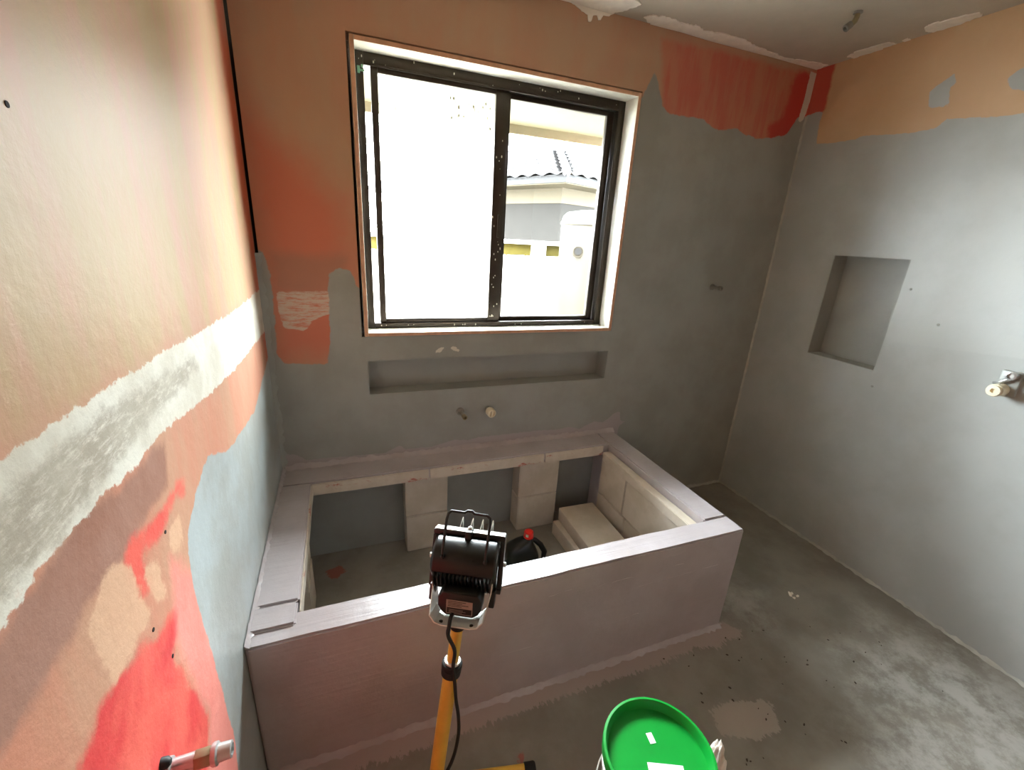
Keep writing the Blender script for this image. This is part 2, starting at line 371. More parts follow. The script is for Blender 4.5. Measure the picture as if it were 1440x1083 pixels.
# plaster smears, thin raised lumps on the ceiling and walls
def ragged(poly, amp, k=6):
    out = []
    for i in range(len(poly)):
        a, b = Vector(poly[i]), Vector(poly[(i+1) % len(poly)])
        for j in range(k):
            p = a.lerp(b, j/k); s = min(1, (b-a).length/.05)
            out.append((p.x+random.uniform(-amp, amp)*s*(j > 0), p.y+random.uniform(-amp, amp)*s*(j > 0)))
    return out
def clampx(poly, hi): return [(min(x, hi), min(y, -.001)) for x, y in poly]
SM = [
 ([(1.532, -.037), (1.554, -.071), (1.627, -.085), (1.723, -.074), (1.771, -.086), (1.828, -.058), (1.887, -.076), (2.04, -.083), (2.14, -.055), (2.242, -.042), (2.386, -.03), (2.474, -.05), (2.61, -.069), (2.62, -.002), (1.592, -.002)], .004),
 ([(2.586, -.174), (2.56, -.24), (2.578, -.354), (2.621, -.363), (2.627, -.286), (2.627, -.18)], .004),
 ([(2.607, -.39), (2.60, -.414), (2.627, -.414), (2.627, -.391)], .003),
 ([(2.55, -.502), (2.54, -.525), (2.55, -.591), (2.58, -.66), (2.61, -.656), (2.627, -.584), (2.62, -.50), (2.60, -.489)], .005),
 ([(1.16, -.03), (1.20, -.12), (1.25, -.17), (1.38, -.165), (1.46, -.12), (1.43, -.05), (1.40, -.002), (1.16, -.002)], .005)]
for k, (poly, th) in enumerate(SM):
    MB().prism(ragged(poly, .006), H-th, H+.001).build('plaster_smear', M_plaster, ceil_, bevel=.0015, seg=1)
bs = [(1.21, 2.398), (1.41, 2.398), (1.39, 2.386), (1.362, 2.384), (1.352, 2.366), (1.340, 2.364), (1.333, 2.378), (1.315, 2.374), (1.308, 2.352), (1.296, 2.35), (1.29, 2.372), (1.262, 2.378), (1.24, 2.388)]
MB().prism(ragged(bs, .003, 3), 0, .004, frame((0, 0, 0), (1, 0, 0), (0, 0, 1), (0, -1, 0))).build('plaster_smear', M_plaster, wall_back, bevel=.001, seg=1)
# small screw holes and nicks
M_hole = plain('dark_hole', srgb(30, 24, 22), .9)
for y, z in ((-1.30, 1.607), (-1.295, .942), (-1.262, .852), (-1.19, 1.035)):
    MB().lathe([(.0032, -.001), (.0032, .0008), (.002, .0008)], 10, axis_frame((0, y, z), (1, 0, 0))).build('screw_hole', M_hole, wall_left)
for y, z in ((-.72, 1.39), (-.86, 1.26), (-.70, .93)):
    MB().lathe([(.005, -.001), (.006, .002), (.002, .004)], 10, axis_frame((W, y, z), (-1, 0, 0))).build('paint_nib', M_grey, wall_right)

# ------------------------------------------------------------------ window
M_white = plain('white_gloss_timber', srgb(226, 222, 210), .4, .05, 14, bump=.08)
M_edge = plain('pine_edge', srgb(206, 160, 128), .6, .12, 25)
M_bronze = plain('bronze_aluminium', srgb(62, 54, 46), .38, .15, 10, metal=.6)
M_fleck = plain('paint_splatter', srgb(222, 220, 205), .6)
win = bpy.data.objects.new('window_1', None); COL.objects.link(win); win.location = (.98, 0, WZ0); struct(win, 'bronze aluminium sliding window with white timber reveal')
LX0, LX1, LZ0, LZ1, LT = .371, 1.594, 1.072, 2.144, .016
for (x0, x1, z0, z1) in ((LX0, LX0+LT, LZ0, LZ1), (LX1-LT, LX1, LZ0, LZ1), (LX0+LT, LX1-LT, LZ1-LT, LZ1), (LX0+LT, LX1-LT, LZ0, LZ0+LT)):
    o = MB().box(x0, x1, -.006, .10, z0, z1).build('reveal_board', M_white, win, bevel=.0012)
    dx = min(x1-x0, z1-z0)
    MB().box(x0+.0008, x1-.0008, -.0072, -.0055, z0+.0008, z1-.0008).build('board_edge', M_edge, o)
FX0, FX1, FZ0, FZ1 = LX0+LT, LX1-LT, LZ0+LT, LZ1-LT
def bar(x0, x1, y0, y1, z0, z1, name, par, bev=.002): return MB().box(x0, x1, y0, y1, z0, z1).build(name, M_bronze, par, bevel=bev)
bar(FX0, FX0+.034, .088, .150, FZ0, FZ1, 'jamb', win); bar(FX1-.034, FX1, .088, .150, FZ0, FZ1, 'jamb', win)
for a in ((LX0-.05, FX0, FZ0-.05, FZ1+.05), (FX1, LX1+.05, FZ0-.05, FZ1+.05), (FX0, FX1, FZ1, FZ1+.05), (FX0, FX1, FZ0-.05, FZ0)):
    bar(a[0], a[1], .1405, .1495, a[2], a[3], 'flange', win, .001)
hd = bar(FX0+.034, FX1-.034, .088, .150, FZ1-.040, FZ1, 'head', win); sl = bar(FX0+.034, FX1-.034, .088, .150, FZ0, FZ0+.022, 'sill_track', win)
bar(FX0+.034, FX1-.034, .083, .088, FZ1-.044, FZ1-.036, 'lip', hd); bar(FX0+.034, FX1-.034, .083, .088, FZ0+.016, FZ0+.024, 'lip', sl)
def clear_glass():
    t = NT('clear_glass'); tr = t.n('ShaderNodeBsdfTransparent'); gl = t.n('ShaderNodeBsdfGlossy'); gl.inputs['Roughness'].default_value = .02
    tr.inputs[0].default_value = (.96, .98, .97, 1); fr = t.n('ShaderNodeFresnel'); fr.inputs[0].default_value = 1.3
    mx = t.n('ShaderNodeMixShader'); t.t.links.new(fr.outputs[0], mx.inputs[0]); t.t.links.new(tr.outputs[0], mx.inputs[1]); t.t.links.new(gl.outputs[0], mx.inputs[2])
    t.t.links.new(mx.outputs[0], t.out.inputs[0]); return t.m
def hazy_glass():
    t = NT('dusty_obscure_glass'); tr = t.n('ShaderNodeBsdfTransparent'); tl = t.n('ShaderNodeBsdfTranslucent')
    tl.inputs[0].default_value = (.95, .96, .93, 1); tr.inputs[0].default_value = (.97, .98, .96, 1)
    mx = t.n('ShaderNodeMixShader'); f = t.rng(t.noise(60, 4), .3, .7, .02, .07)
    t.t.links.new(f, mx.inputs[0]); t.t.links.new(tr.outputs[0], mx.inputs[1]); t.t.links.new(tl.outputs[0], mx.inputs[2])
    t.t.links.new(mx.outputs[0], t.out.inputs[0]); return t.m
M_glass, M_haze = clear_glass(), hazy_glass()
def sash(x0, x1, y0, y1, wl, wr, glass, gx):
    s = bpy.data.objects.new('sash', None); COL.objects.link(s); s.location = (x0, y0, FZ0); s.parent = win; s.matrix_parent_inverse = base_matrix(win).inverted()
    z0, z1 = FZ0+.022, FZ1-.038
    bar(x0, x0+wl, y0, y1, z0, z1, 'stile', s); bar(x1-wr, x1, y0, y1, z0, z1, 'stile', s)
    bar(x0+wl, x1-wr, y0, y1, z1-.022, z1, 'top_rail', s); bar(x0+wl, x1-wr, y0, y1, z0, z0+.020, 'bottom_rail', s)
    MB().box(x0+wl-.004, x1-wr+.004, (y0+y1)/2-.002, (y0+y1)/2+.002, z0+.016, z1-.018).build('pane', glass, s)
    return s
s_l = sash(.446, 1.004, .094, .118, .026, .056, M_haze, 0)
s_r = sash(.985, 1.542, .122, .146, .040, .034, M_glass, 0)
bar(.975, .985, .084, .094, 1.5, 1.6, 'finger_pull', s_l, .003)
M_latch = plain('green_latch', srgb(120, 170, 140), .5)
lat = MB().box(.398, .408, .080, .088, 2.055, 2.078).box(.406, .424, .082, .088, 2.062, 2.069).box(.412, .419, .081, .088, 2.074, 2.084)
lat.build('stop_bracket', M_latch, win, bevel=.001)
def flecks(name, n, fx, fz, fy, par, rmin, rmax, mat):
    mb = MB()
    for _ in range(n):
        x, z = fx(), fz(); r = random.uniform(rmin, rmax)
        mb.lathe([(r, 0), (r*.7, .0008), (r*.2, .0012)], 7, axis_frame((x, fy, z), (0, -1, 0)) @ Matrix.Diagonal((1, random.uniform(1, 2.2), 1, 1)))
    o = mb.build(name, mat, par); o['kind'] = 'stuff'; return o
flecks('paint_flecks', 26, lambda: random.uniform(.952, 1.0), lambda: FZ0+.03+random.random()**2*.9, .094, s_l, .001, .0035, M_fleck)
flecks('paint_flecks', 16, lambda: random.uniform(.40, 1.55), lambda: FZ1-random.uniform(.004, .036), .088, hd, .001, .003, M_fleck)
flecks('paint_flecks', 14, lambda: random.uniform(.40, 1.55), lambda: FZ0+random.uniform(.003, .016), .088, sl, .001, .003, M_fleck)
M_drop = plain('grimy_drop', srgb(190, 186, 160), .6)
flecks('dried_drips', 26, lambda: random.uniform(.74, .94), lambda: 2.03-random.random()**1.5*.14, .1039, s_l, .0015, .0045, M_drop)

# ------------------------------------------------------------------ outside of our own wall: brick veneer, eave
M_brick = plain('red_brick', srgb(150, 96, 72), .85, .2, 30, bump=.4)
M_mortar = plain('mortar', srgb(190, 180, 165), .9, .1, 40, bump=.3)
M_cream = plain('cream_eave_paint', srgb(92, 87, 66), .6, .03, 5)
ob = MB()
BX0, BX1, BZ0, BZ1 = .372, 1.602, 1.075, 2.10
for (x0, x1, z0, z1) in ((-1.5, BX0, -.3, 2.10), (BX1+.003, 4.2, -.3, 2.10), (BX0, BX1+.003, -.3, BZ0-.003), (BX0, BX1+.003, BZ1, 2.12)):
    ob.box(x0, x1, .152, .258, z0, z1)
wall_out = ob.build('wall_outside', M_mortar); struct(wall_out, 'brick veneer outside the window')
bme = None
def brick(x0, x1, z):
    o = MB().box(x0, x1, .150, .263, z, z+.076).build('brick', M_brick, wall_out, bevel=.003, seg=1); return o
k = 0; z = BZ0
while z < BZ1-.03:
    w = .115 if k % 2 else .230
    brick(BX1, BX1+w, z); brick(BX1+w+.01, BX1+w+.24, z); brick(BX0-w, BX0, z); z += .086; k += 1
for j in range(11): brick(BX0+j*.1125, BX0+j*.1125+.1025, BZ0-.081)
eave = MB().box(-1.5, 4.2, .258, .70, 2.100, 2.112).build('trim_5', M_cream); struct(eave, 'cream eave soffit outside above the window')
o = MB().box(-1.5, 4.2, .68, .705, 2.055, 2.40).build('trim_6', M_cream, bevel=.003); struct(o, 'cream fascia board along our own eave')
M_tile = plain('grey_roof_tile', srgb(50, 48, 48), .7, .15, 8, bump=.2, spec=0.05)
own = MB(); own.add([(-1.6, .78, 2.38), (4.3, .78, 2.38), (4.3, -3.2, 4.1), (-1.6, -3.2, 4.1), (-1.6, .78, 2.42), (4.3, .78, 2.42), (4.3, -3.2, 4.14), (-1.6, -3.2, 4.14)],
        [(0, 1, 2, 3), (4, 5, 6, 7), (0, 1, 5, 4), (1, 2, 6, 5), (2, 3, 7, 6), (3, 0, 4, 7)])
o = own.build('roof', M_tile); struct(o, 'our own tiled roof over the bathroom')

# ------------------------------------------------------------------ yard and neighbour
M_ground = plain('yard_concrete', srgb(112, 110, 102), .8, .1, 2, bump=.2)
o = MB().box(-12, 22, .27, 26, -.42, -.30).build('ground', M_ground); struct(o, 'concrete side yard')
# neighbouring house, nearest corner towards the window
c0 = Vector((3.53, 4.50, 0)); dl = Vector((3.261-3.53, 6.265-4.498, 0)).normalized(); dr = Vector((4.452-3.53, 5.042-4.498, 0)).normalized()
dl = Vector((-.38, .925, 0)).normalized(); dr = Vector((.925, .38, 0)).normalized()
inn = (dl+dr)
house = thing('neighbour_house', 'neighbouring pale rendered house with hipped tile roof seen through window', 'house', (c0.x, c0.y, -.3))
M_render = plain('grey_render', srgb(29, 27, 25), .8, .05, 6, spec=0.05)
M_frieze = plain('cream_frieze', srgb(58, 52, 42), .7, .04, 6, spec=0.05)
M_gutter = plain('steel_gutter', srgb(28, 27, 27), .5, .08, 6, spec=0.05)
def strip(name, off, z0, z1, mat, th=.12, la=6.0, lb=6.0):
    q = c0 + inn*off; mb = MB(); P = [q, q+dl*la, q+dl*la+dr*th, q+inn*th, q+dr*lb+dl*th, q+dr*lb]
    mb.prism([(p.x, p.y) for p in P], z0, z1)
    return mb.build(name, mat, house)
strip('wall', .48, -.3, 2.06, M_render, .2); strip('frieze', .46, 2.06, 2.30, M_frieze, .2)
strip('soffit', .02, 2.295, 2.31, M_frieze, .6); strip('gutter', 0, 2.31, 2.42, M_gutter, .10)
rise = math.tan(math.radians(21))
# roof: two hipped slopes, with the tiles of the visible corner laid one by one
apex = inn*3.2
def rp(p, dz=0):
    return p
rb = MB()
for d, n in ((dl, dr), (dr, dl)):
    a = c0+Vector((0, 0, 2.41)); nrm = (n - d*n.dot(d)).normalized()
    s_ = 3.0; h_ = s_*rise; hip = inn.normalized(); tl_ = s_/hip.dot(nrm)
    b = a + d*7; c = b + nrm*s_ + Vector((0, 0, h_)); e = a + hip*tl_ + Vector((0, 0, h_))
    rb.add([a, b, c, e, a-Vector((0, 0, .03)), b-Vector((0, 0, .03)), c-Vector((0, 0, .03)), e-Vector((0, 0, .03))], [(0, 1, 2, 3), (4, 5, 6, 7), (0, 1, 5, 4), (1, 2, 6, 5), (2, 3, 7, 6), (3, 0, 4, 7)])
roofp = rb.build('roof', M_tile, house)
tm = MB(); tv = []
nx = 8
for i in range(nx+1):
    x = -.15+.30*i/nx; zc = .018*math.cos(i/nx*2*math.pi)
    tv += [(x, 0, zc+.03), (x, .34, zc+.008), (x, 0, zc+.012), (x, .34, zc-.008)]
tf = []
for i in range(nx):
    a = 4*i; tf += [(a, a+4, a+5, a+1), (a+2, a+3, a+7, a+6), (a, a+2, a+6, a+4)]
tme = bpy.data.meshes.new('tile'); tme.from_pydata(tv, [], tf); tme.materials.append(M_tile)
for d, n in ((dl, dr), (dr, dl)):
    nrm = (n - d*n.dot(d)).normalized(); sl_v = (nrm + Vector((0, 0, rise))).normalized(); hip = inn.normalized()
    up_ = d.cross(sl_v); up_ = up_ if up_.z > 0 else -up_
    for r_ in range(6):
        y = r_*.31; start = (y*nrm.length*math.cos(math.atan(rise)))*hip.dot(d)/hip.dot(nrm)
        for q in range(10):
            p = c0 + Vector((0, 0, 2.43)) + d*(start+.17+.30*q) + sl_v*(y-.03)
            o = link('tile', tme, roofp); xa = d if d.cross(sl_v).z > 0 else -d
            o.matrix_world = frame(p, xa, sl_v, up_)
            o.matrix_parent_inverse = base_matrix(roofp).inverted(); o.matrix_basis = frame(p, xa, sl_v, up_)
hp = MB(); q0 = c0+Vector((0, 0, 2.45)); q1 = q0 + inn.normalized()*3.2 + Vector((0, 0, 3.2*inn.normalized().dot((dr-dl*dr.dot(dl)).normalized())*rise))
hp.tube([q0, q1], .07, 10).build('hip_capping', M_tile, roofp, smooth=True)

# fence
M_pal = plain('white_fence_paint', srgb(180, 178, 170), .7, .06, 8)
M_palin = plain('dark_yellow_fence_timber', srgb(54, 48, 20), .8, .1, 12, spec=0.05)
fence = thing('paling_fence', 'low sunlit cream paling fence in the side yard beyond window', 'fence', (2.6, 3.2, -.3))
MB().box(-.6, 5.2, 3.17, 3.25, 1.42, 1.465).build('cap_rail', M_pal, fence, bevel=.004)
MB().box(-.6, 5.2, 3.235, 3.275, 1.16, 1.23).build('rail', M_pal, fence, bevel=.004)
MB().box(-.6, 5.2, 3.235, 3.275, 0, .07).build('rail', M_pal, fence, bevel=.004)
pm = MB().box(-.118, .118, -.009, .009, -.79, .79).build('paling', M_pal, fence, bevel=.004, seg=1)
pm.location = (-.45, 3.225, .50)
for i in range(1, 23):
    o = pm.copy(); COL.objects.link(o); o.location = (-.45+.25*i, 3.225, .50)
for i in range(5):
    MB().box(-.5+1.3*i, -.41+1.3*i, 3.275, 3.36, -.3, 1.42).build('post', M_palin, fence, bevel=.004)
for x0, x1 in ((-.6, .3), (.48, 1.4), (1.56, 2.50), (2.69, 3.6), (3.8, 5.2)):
    MB().box(x0, x1, 3.245, 3.262, 1.24, 1.42).build('lattice_board', M_palin, fence)  # dark yellow boards filling the gap under the cap rail
for x0, x1 in ((.3, .48), (1.4, 1.56), (2.50, 2.69), (3.6, 3.8)):
    MB().box(x0, x1, 3.205, 3.262, 1.24, 1.42).build('cap_block', M_pal, fence, bevel=.004)
# water tank
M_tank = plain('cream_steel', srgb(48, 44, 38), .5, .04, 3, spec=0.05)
tk = thing('water_tank', 'round cream rainwater tank standing outside by window edge', 'water tank', (3.02, 2.62, -.3))
Mt = Matrix.Translation((3.02, 2.62, 0))
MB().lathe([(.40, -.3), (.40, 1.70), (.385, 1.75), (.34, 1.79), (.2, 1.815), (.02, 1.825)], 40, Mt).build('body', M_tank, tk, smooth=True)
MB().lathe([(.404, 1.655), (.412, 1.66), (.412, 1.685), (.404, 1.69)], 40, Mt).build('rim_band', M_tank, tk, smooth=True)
of = MB().lathe([(.062, 0), (.062, .05), (.05, .055), (.05, .045), (.01, .045)], 24, axis_frame((2.69, 2.42, 1.39), (-.35, -.95, 0))).build('overflow_outlet', M_tank, tk, smooth=True)
MB().lathe([(.035, .05), (.035, .062), (.01, .062)], 20, axis_frame((2.69, 2.42, 1.39), (-.35, -.95, 0))).build('mesh_cap', M_gutter, of)

# ------------------------------------------------------------------ bath surround of aerated concrete blocks
def lilac_mat(name, a, b, rough, ridge):
    t = NT(name); nz = t.noise(5, 5, .6, None, 2); st = t.noise(70, 4, .6, (.05, 1, 1), 3)
    col = t.mix(t.rng(nz, .36, .64), a, b)
    t.bump(t.math('ADD', t.math('MULTIPLY', st, ridge), t.noise(40, 5)), .3)
    return t.done(col, rough)
M_lil = lilac_mat('lilac_membrane', LILAC, LILAC2, .29, 1.6)
def block_mat():
    t = NT('aerated_block'); col = t.mix(t.rng(t.noise(7, 5), .35, .65), srgb(212, 202, 188), srgb(198, 186, 170))
    f = t.rng(t.noise(5, 6, .7, (1, 1, 3), 6), .57, .64, 0, .85)
    col = t.mix(f, col, srgb(176, 84, 68)); t.bump(t.noise(120, 6, .7), .35); return t.done(col, .85)
def block_mat2():
    t = NT('clean_aerated_block'); col = t.mix(t.rng(t.noise(7, 5), .35, .65), srgb(210, 199, 184), srgb(196, 184, 166))
    t.bump(t.noise(120, 6, .7), .3); return t.done(col, .85)
M_blk, M_blk2 = block_mat(), block_mat2()
hob = thing('bath_surround', 'lilac-grey coated block bath surround built against left and back walls', 'bath surround', (.85, -.47, 0))
def blk(name, mat, x0, x1, y0, y1, z0, z1, bev=.004, par=None): return MB().box(x0, x1, y0, y1, z0, z1).build(name, mat, par or hob, bevel=bev)
def slab(name, mat, x0, x1, y0, y1, z0, z1, amp=.0025, step=.04, bev=.006, par=None):
    """a coated wall piece whose arrises waver as trowelled work does"""
    nx_ = max(1, int((x1-x0)/step)); ny_ = max(1, int((y1-y0)/step)); nz_ = max(1, int((z1-z0)/step))
    bm = bmesh.new(); bmesh.ops.create_cube(bm, size=1)
    for v in bm.verts: v.co = Vector(((x0+x1)/2+v.co.x*(x1-x0), (y0+y1)/2+v.co.y*(y1-y0), (z0+z1)/2+v.co.z*(z1-z0)))
    bmesh.ops.bevel(bm, geom=bm.edges[:], offset=bev, segments=2, affect='EDGES')
    for ax, n_, lo, hi in ((0, nx_, x0, x1), (1, ny_, y0, y1), (2, nz_, z0, z1)):
        for i in range(1, n_):
            co = [0, 0, 0]; no = [0, 0, 0]; co[ax] = lo+(hi-lo)*i/n_; no[ax] = 1
            bmesh.ops.bisect_plane(bm, geom=bm.verts[:]+bm.edges[:]+bm.faces[:], plane_co=co, plane_no=no)
    from mathutils import noise as N
    for v in bm.verts:
        d = N.noise_vector(v.co*9)*amp
        if v.co.z < .01: d.z = 0
        if abs(v.co.x) < .004: d.x = 0
        if abs(v.co.y) < .004: d.y = 0
        v.co += d
    me = bpy.data.meshes.new(name); c = Vector(((x0+x1)/2, (y0+y1)/2, (z0+z1)/2))
    for v in bm.verts: v.co -= c
    for f in bm.faces: f.smooth = True
    for e in bm.edges:
        if len(e.link_faces) == 2 and e.calc_face_angle(0) > .7: e.smooth = False
    bm.to_mesh(me); bm.free(); me.materials.append(mat)
    return link(name, me, par or hob, c)
slab('front_wall', M_lil, 0.002, HL, -HD, -.838, 0, HH)
slab('side_wall', M_lil, 1.586, HL, -.836, -.002, 0, HH)
slab('back_ledge', M_lil, .002, 1.584, -.148, -.002, .432, HH+.001)
# unpainted block faces under the back ledge, with their open joints
for x0, x1, nm in ((.121, .612, 0), (.618, 1.195, 1), (1.202, 1.545, 2)):
    slab('ledge_block', M_blk, x0, x1, -.158+.002*nm, -.149, .428, .481, .0015, .05, .003)
# side ledge and its loose end piece
slab('side_ledge', M_lil, .002, .119, -.800, -.152, .425, HH+.006, .002)
slab('side_ledge_end', M_lil, .002, .116, -.888, -.803, HH-.02, HH+.008, .0015)
slab('ledge_block', M_blk, .119, .124, -.835, -.155, .428, .480, .0012, .05, .002)
# support piers: blocks stacked on end
for (x0, x1, y1) in ((.512, .712, -.100), (1.095, 1.318, -.100)):
    z = 0
    for hgt in (.205, .205):
        slab('pier_block', M_blk2, x0+random.uniform(-.003, .003), x1+random.uniform(-.003, .003), y1-random.uniform(0, .004), -.002, z+.001, z+hgt-.002, .0015, .06, .004); z += hgt
    slab('pier_block', M_blk2, x0+.002, x1-.004, y1, -.002, z, .431, .001, .06, .003)
slab('pier_block', M_blk2, .002, .105, -.47, -.27, 0, .21, .0015, .06, .004); slab('pier_block', M_blk2, .002, .102, -.472, -.268, .212, .424, .0015, .06, .004)
# blocks lining the right-hand end, two courses and a thin coping
for (y0, y1, z0, z1) in ((-.834, -.405, 0, .198), (-.400, -.152, 0, .198), (-.834, -.378, .201, .398), (-.373, -.152, .201, .398)):
    slab('lining_block', M_blk2, 1.548, 1.584, y0, y1, z0, z1, .0012, .06, .003)
slab('coping_strip', M_blk2, 1.540, 1.584, -.834, -.160, .400, .449, .0015, .06, .003)
# sealant beads where the surround meets walls and floor
o = fillet('wall_bead', (.01, -.003, HH), (HL, -.003, HH), (0, -1, 0), (0, 0, 1), .020, M_lil, 120); o.parent = hob; o.matrix_parent_inverse = base_matrix(hob).inverted()
o = fillet('wall_bead', (.002, -HD, HH+.002), (.002, -.01, HH+.004), (1, 0, 0), (0, 0, 1), .013, M_lil, 90); o.parent = hob; o.matrix_parent_inverse = base_matrix(hob).inverted()
o = fillet('floor_bead', (0, -HD, 0), (HL, -HD, 0), (0, -1, 0), (0, 0, 1), .016, M_lil, 120); o.parent = hob; o.matrix_parent_inverse = base_matrix(hob).inverted()
o = fillet('floor_bead', (HL, -HD, 0), (HL, -.004, 0), (1, 0, 0), (0, 0, 1), .014, M_lil, 90); o.parent = hob; o.matrix_parent_inverse = base_matrix(hob).inverted()

# trowelled ridges over the block joints of the front wall
M_ridge = plain('lilac_ridge', srgb(196, 188, 190), .35, .06, 20)
from mathutils import noise as NZ
for x0, x1, z in ((.52, .95, .405), (1.0, 1.42, .392), (.70, 1.25, .205), (1.15, 1.6, .34)):
    pts = [(x0+(x1-x0)*i/30, -HD+.0006, z+.05*(i/30-.5)*.12+.006*NZ.noise(Vector((x0*9+i*.45, z, 0)))) for i in range(31)]
    MB().tube(pts, [.0004+.0018*abs(NZ.noise(Vector((i*.37, z*7, x0)))) for i in range(31)], 6).build('trowel_ridge', M_ridge, hob, smooth=True)

# two loose blocks lying in the bath recess
def loose(name, label, x, y, z, a, sx, sy, sz):
    M = Matrix.Translation((x, y, z)) @ Matrix.Rotation(math.radians(a), 4, 'Z')
    o = MB().box(-sx/2, sx/2, -sy/2, sy/2, 0, sz, M).build(name, M_blk2, bevel=.005); tag(o, label, 'block', 'loose blocks in the bath recess'); return o
loose('concrete_block', 'cream aerated concrete block lying under another inside the bath recess', 1.385, -.42, 0.001, 1.5, .215, .50, .078)
loose('concrete_block', 'cream aerated concrete block stacked on top of another in bath recess', 1.399, -.43, .080, -1.5, .205, .52, .072)

# ------------------------------------------------------------------ black bottle with red cap, in the recess
M_blackp = plain('black_plastic', srgb(24, 24, 22), .3, .1, 10)
M_redp = plain('red_plastic', srgb(226, 30, 22), .35, .06, 10)
bt = thing('plastic_bottle', 'black plastic bottle with handle and red screw cap inside bath recess', 'bottle', (1.03, -.36, 0))
Mb = Matrix.Translation((1.03, -.36, 0)) @ Matrix.Rotation(math.radians(-12), 4, 'Z')
body = MB()
rings = [(.078, .055, -.012, .004), (.082, .058, -.012, .012), (.080, .058, -.014, .080), (.068, .054, -.018, .115), (.046, .044, -.008, .142), (.030, .030, .008, .158), (.020, .020, .014, .166), (.019, .019, .014, .182)]
vs_, fs_ = [], []; n_ = 28
for rx, ry, cx, z in rings:
    for k in range(n_):
        t = 2*math.pi*k/n_; c, s = math.cos(t), math.sin(t)
        e = .62 if rx > .05 else 1
        vs_.append((cx+rx*math.copysign(abs(c)**e, c), ry*math.copysign(abs(s)**e, s), z))
for i in range(len(rings)-1):
    for k in range(n_): fs_.append((i*n_+k, i*n_+(k+1) % n_, (i+1)*n_+(k+1) % n_, (i+1)*n_+k))
fs_ += [tuple(range(n_))[::-1], tuple((len(rings)-1)*n_+k for k in range(n_))]
body.add(vs_, fs_, Mb).build('body', M_blackp, bt, smooth=True)
MB().tube([(.020, 0, .160), (.046, 0, .150), (.074, 0, .124), (.098, 0, .082), (.094, 0, .03), (.06, 0, .02)], [.012, .013, .014, .014, .013, .012], 12, Mb).build('handle', M_blackp, bt, smooth=True)
capo = MB().lathe([(.024, .170), (.024, .176), (.0215, .177), (.021, .199), (.018, .202), (.004, .202)], 28, Mb @ Matrix.Translation((.014, 0, 0))).build('cap', M_redp, bt, smooth=True)
MB().box(-.006, .006, -.0232, -.0215, .182, .195, Mb @ Matrix.Translation((.014, 0, 0)) @ Matrix.Rotation(math.radians(-30), 4, 'Z')).build('cap_sticker', M_fleck, capo)
cr = MB()
for k in range(24):
    t = 2*math.pi*k/24; cr.box(.0205, .0222, -.0012, .0012, .179, .198, Mb @ Matrix.Translation((.014, 0, 0)) @ Matrix.Rotation(t, 4, 'Z'))
o = cr.build('grip_ribs', M_redp, capo)

# ------------------------------------------------------------------ work light on yellow tubular stand
M_yel = plain('yellow_powder_coat', srgb(226, 184, 74), .38, .08, 14)
M_blk_m = plain('black_cast_metal', srgb(20, 19, 18), .30, .15, 20, bump=.05, bscale=200)
M_rubber = plain('black_rubber', srgb(22, 21, 20), .6)
M_steel = plain('zinc_steel', srgb(215, 215, 208), .35, .06, 20, metal=.55)
M_wrim = plain('silver_trim', srgb(232, 232, 226), .3, .03, 20, metal=.3)
wl = thing('work_light', 'black halogen work light on a yellow tubular stand before the bath surround', 'work light', (.42, -1.194, 0))
A = Vector((.5030, -1.130, .627)); Bp = Vector((.420, -1.194, .035)); md_ = (A-Bp).normalized()
col_pt = Bp + md_*((.50-.035)/md_.z)
MB().tube([Bp, col_pt], .0185, 20).build('lower_mast', M_yel, wl, smooth=True)
MB().tube([col_pt-md_*.05, A], .0145, 20).build('upper_mast', M_yel, wl, smooth=True)
Mc = axis_frame(col_pt, md_)
cl = MB().lathe([(.019, -.024), (.024, -.023), (.025, -.010), (.0235, -.007), (.0255, -.004), (.0255, .008), (.024, .010), (.017, .012)], 24, Mc).build('clamp_collar', M_rubber, wl, smooth=True)
MB().lathe([(.0165, .010), (.0200, .011), (.0200, .016), (.0165, .017)], 24, Mc).build('collar_ring', M_wrim, cl, smooth=True)
# base: two cross feet joined by a bar
ta, tb = Vector((.20, -1.056, .019)), Vector((.726, -1.170, .019)); td = (tb-ta).normalized(); tn = Vector((-td.y, td.x, 0))
rb_ = -.36
for off in (0, rb_):
    a = ta + tn*off; b = tb + tn*off
    ft = MB().tube([a, b], .0145, 18).build('foot_tube', M_yel, wl, smooth=True)
    for p, q in ((a, -td), (b, td)):
        MB().lathe([(.0145, -.022), (.0178, -.021), (.0185, .006), (.016, .011), (.004, .012)], 18, axis_frame(p, q)).build('end_cap', M_rubber, ft, smooth=True)
foot_m = ta + td*((Bp-ta).dot(td))
MB().tube([Vector((foot_m.x, foot_m.y, .021)), Vector((foot_m.x, foot_m.y, .021)) + tn*rb_], .0135, 16).build('base_bar', M_yel, wl, smooth=True)
MB().tube([Vector((Bp.x, Bp.y, .008)), Bp + md_*.05], .0215, 18).build('mast_socket', M_yel, wl, smooth=True)
# lamp head, its own axes: x right, y forward (beam), z up
hd_a = math.radians(-28); th = math.radians(-20)
rx_ = Vector((math.cos(hd_a), math.sin(hd_a), 0)); fh = Vector((-math.sin(hd_a), math.cos(hd_a), 0))
fy_ = fh*math.cos(th) + Vector((0, 0, math.sin(th))); uz_ = rx_.cross(fy_)
top_mid = Vector((.551, -1.049, .812)); hc = top_mid - uz_*.070
MH = frame(hc, rx_, fy_, uz_)
head = bpy.data.objects.new('lamp_head', None); COL.objects.link(head); head.location = hc; head.parent = wl; head.matrix_parent_inverse = base_matrix(wl).inverted()
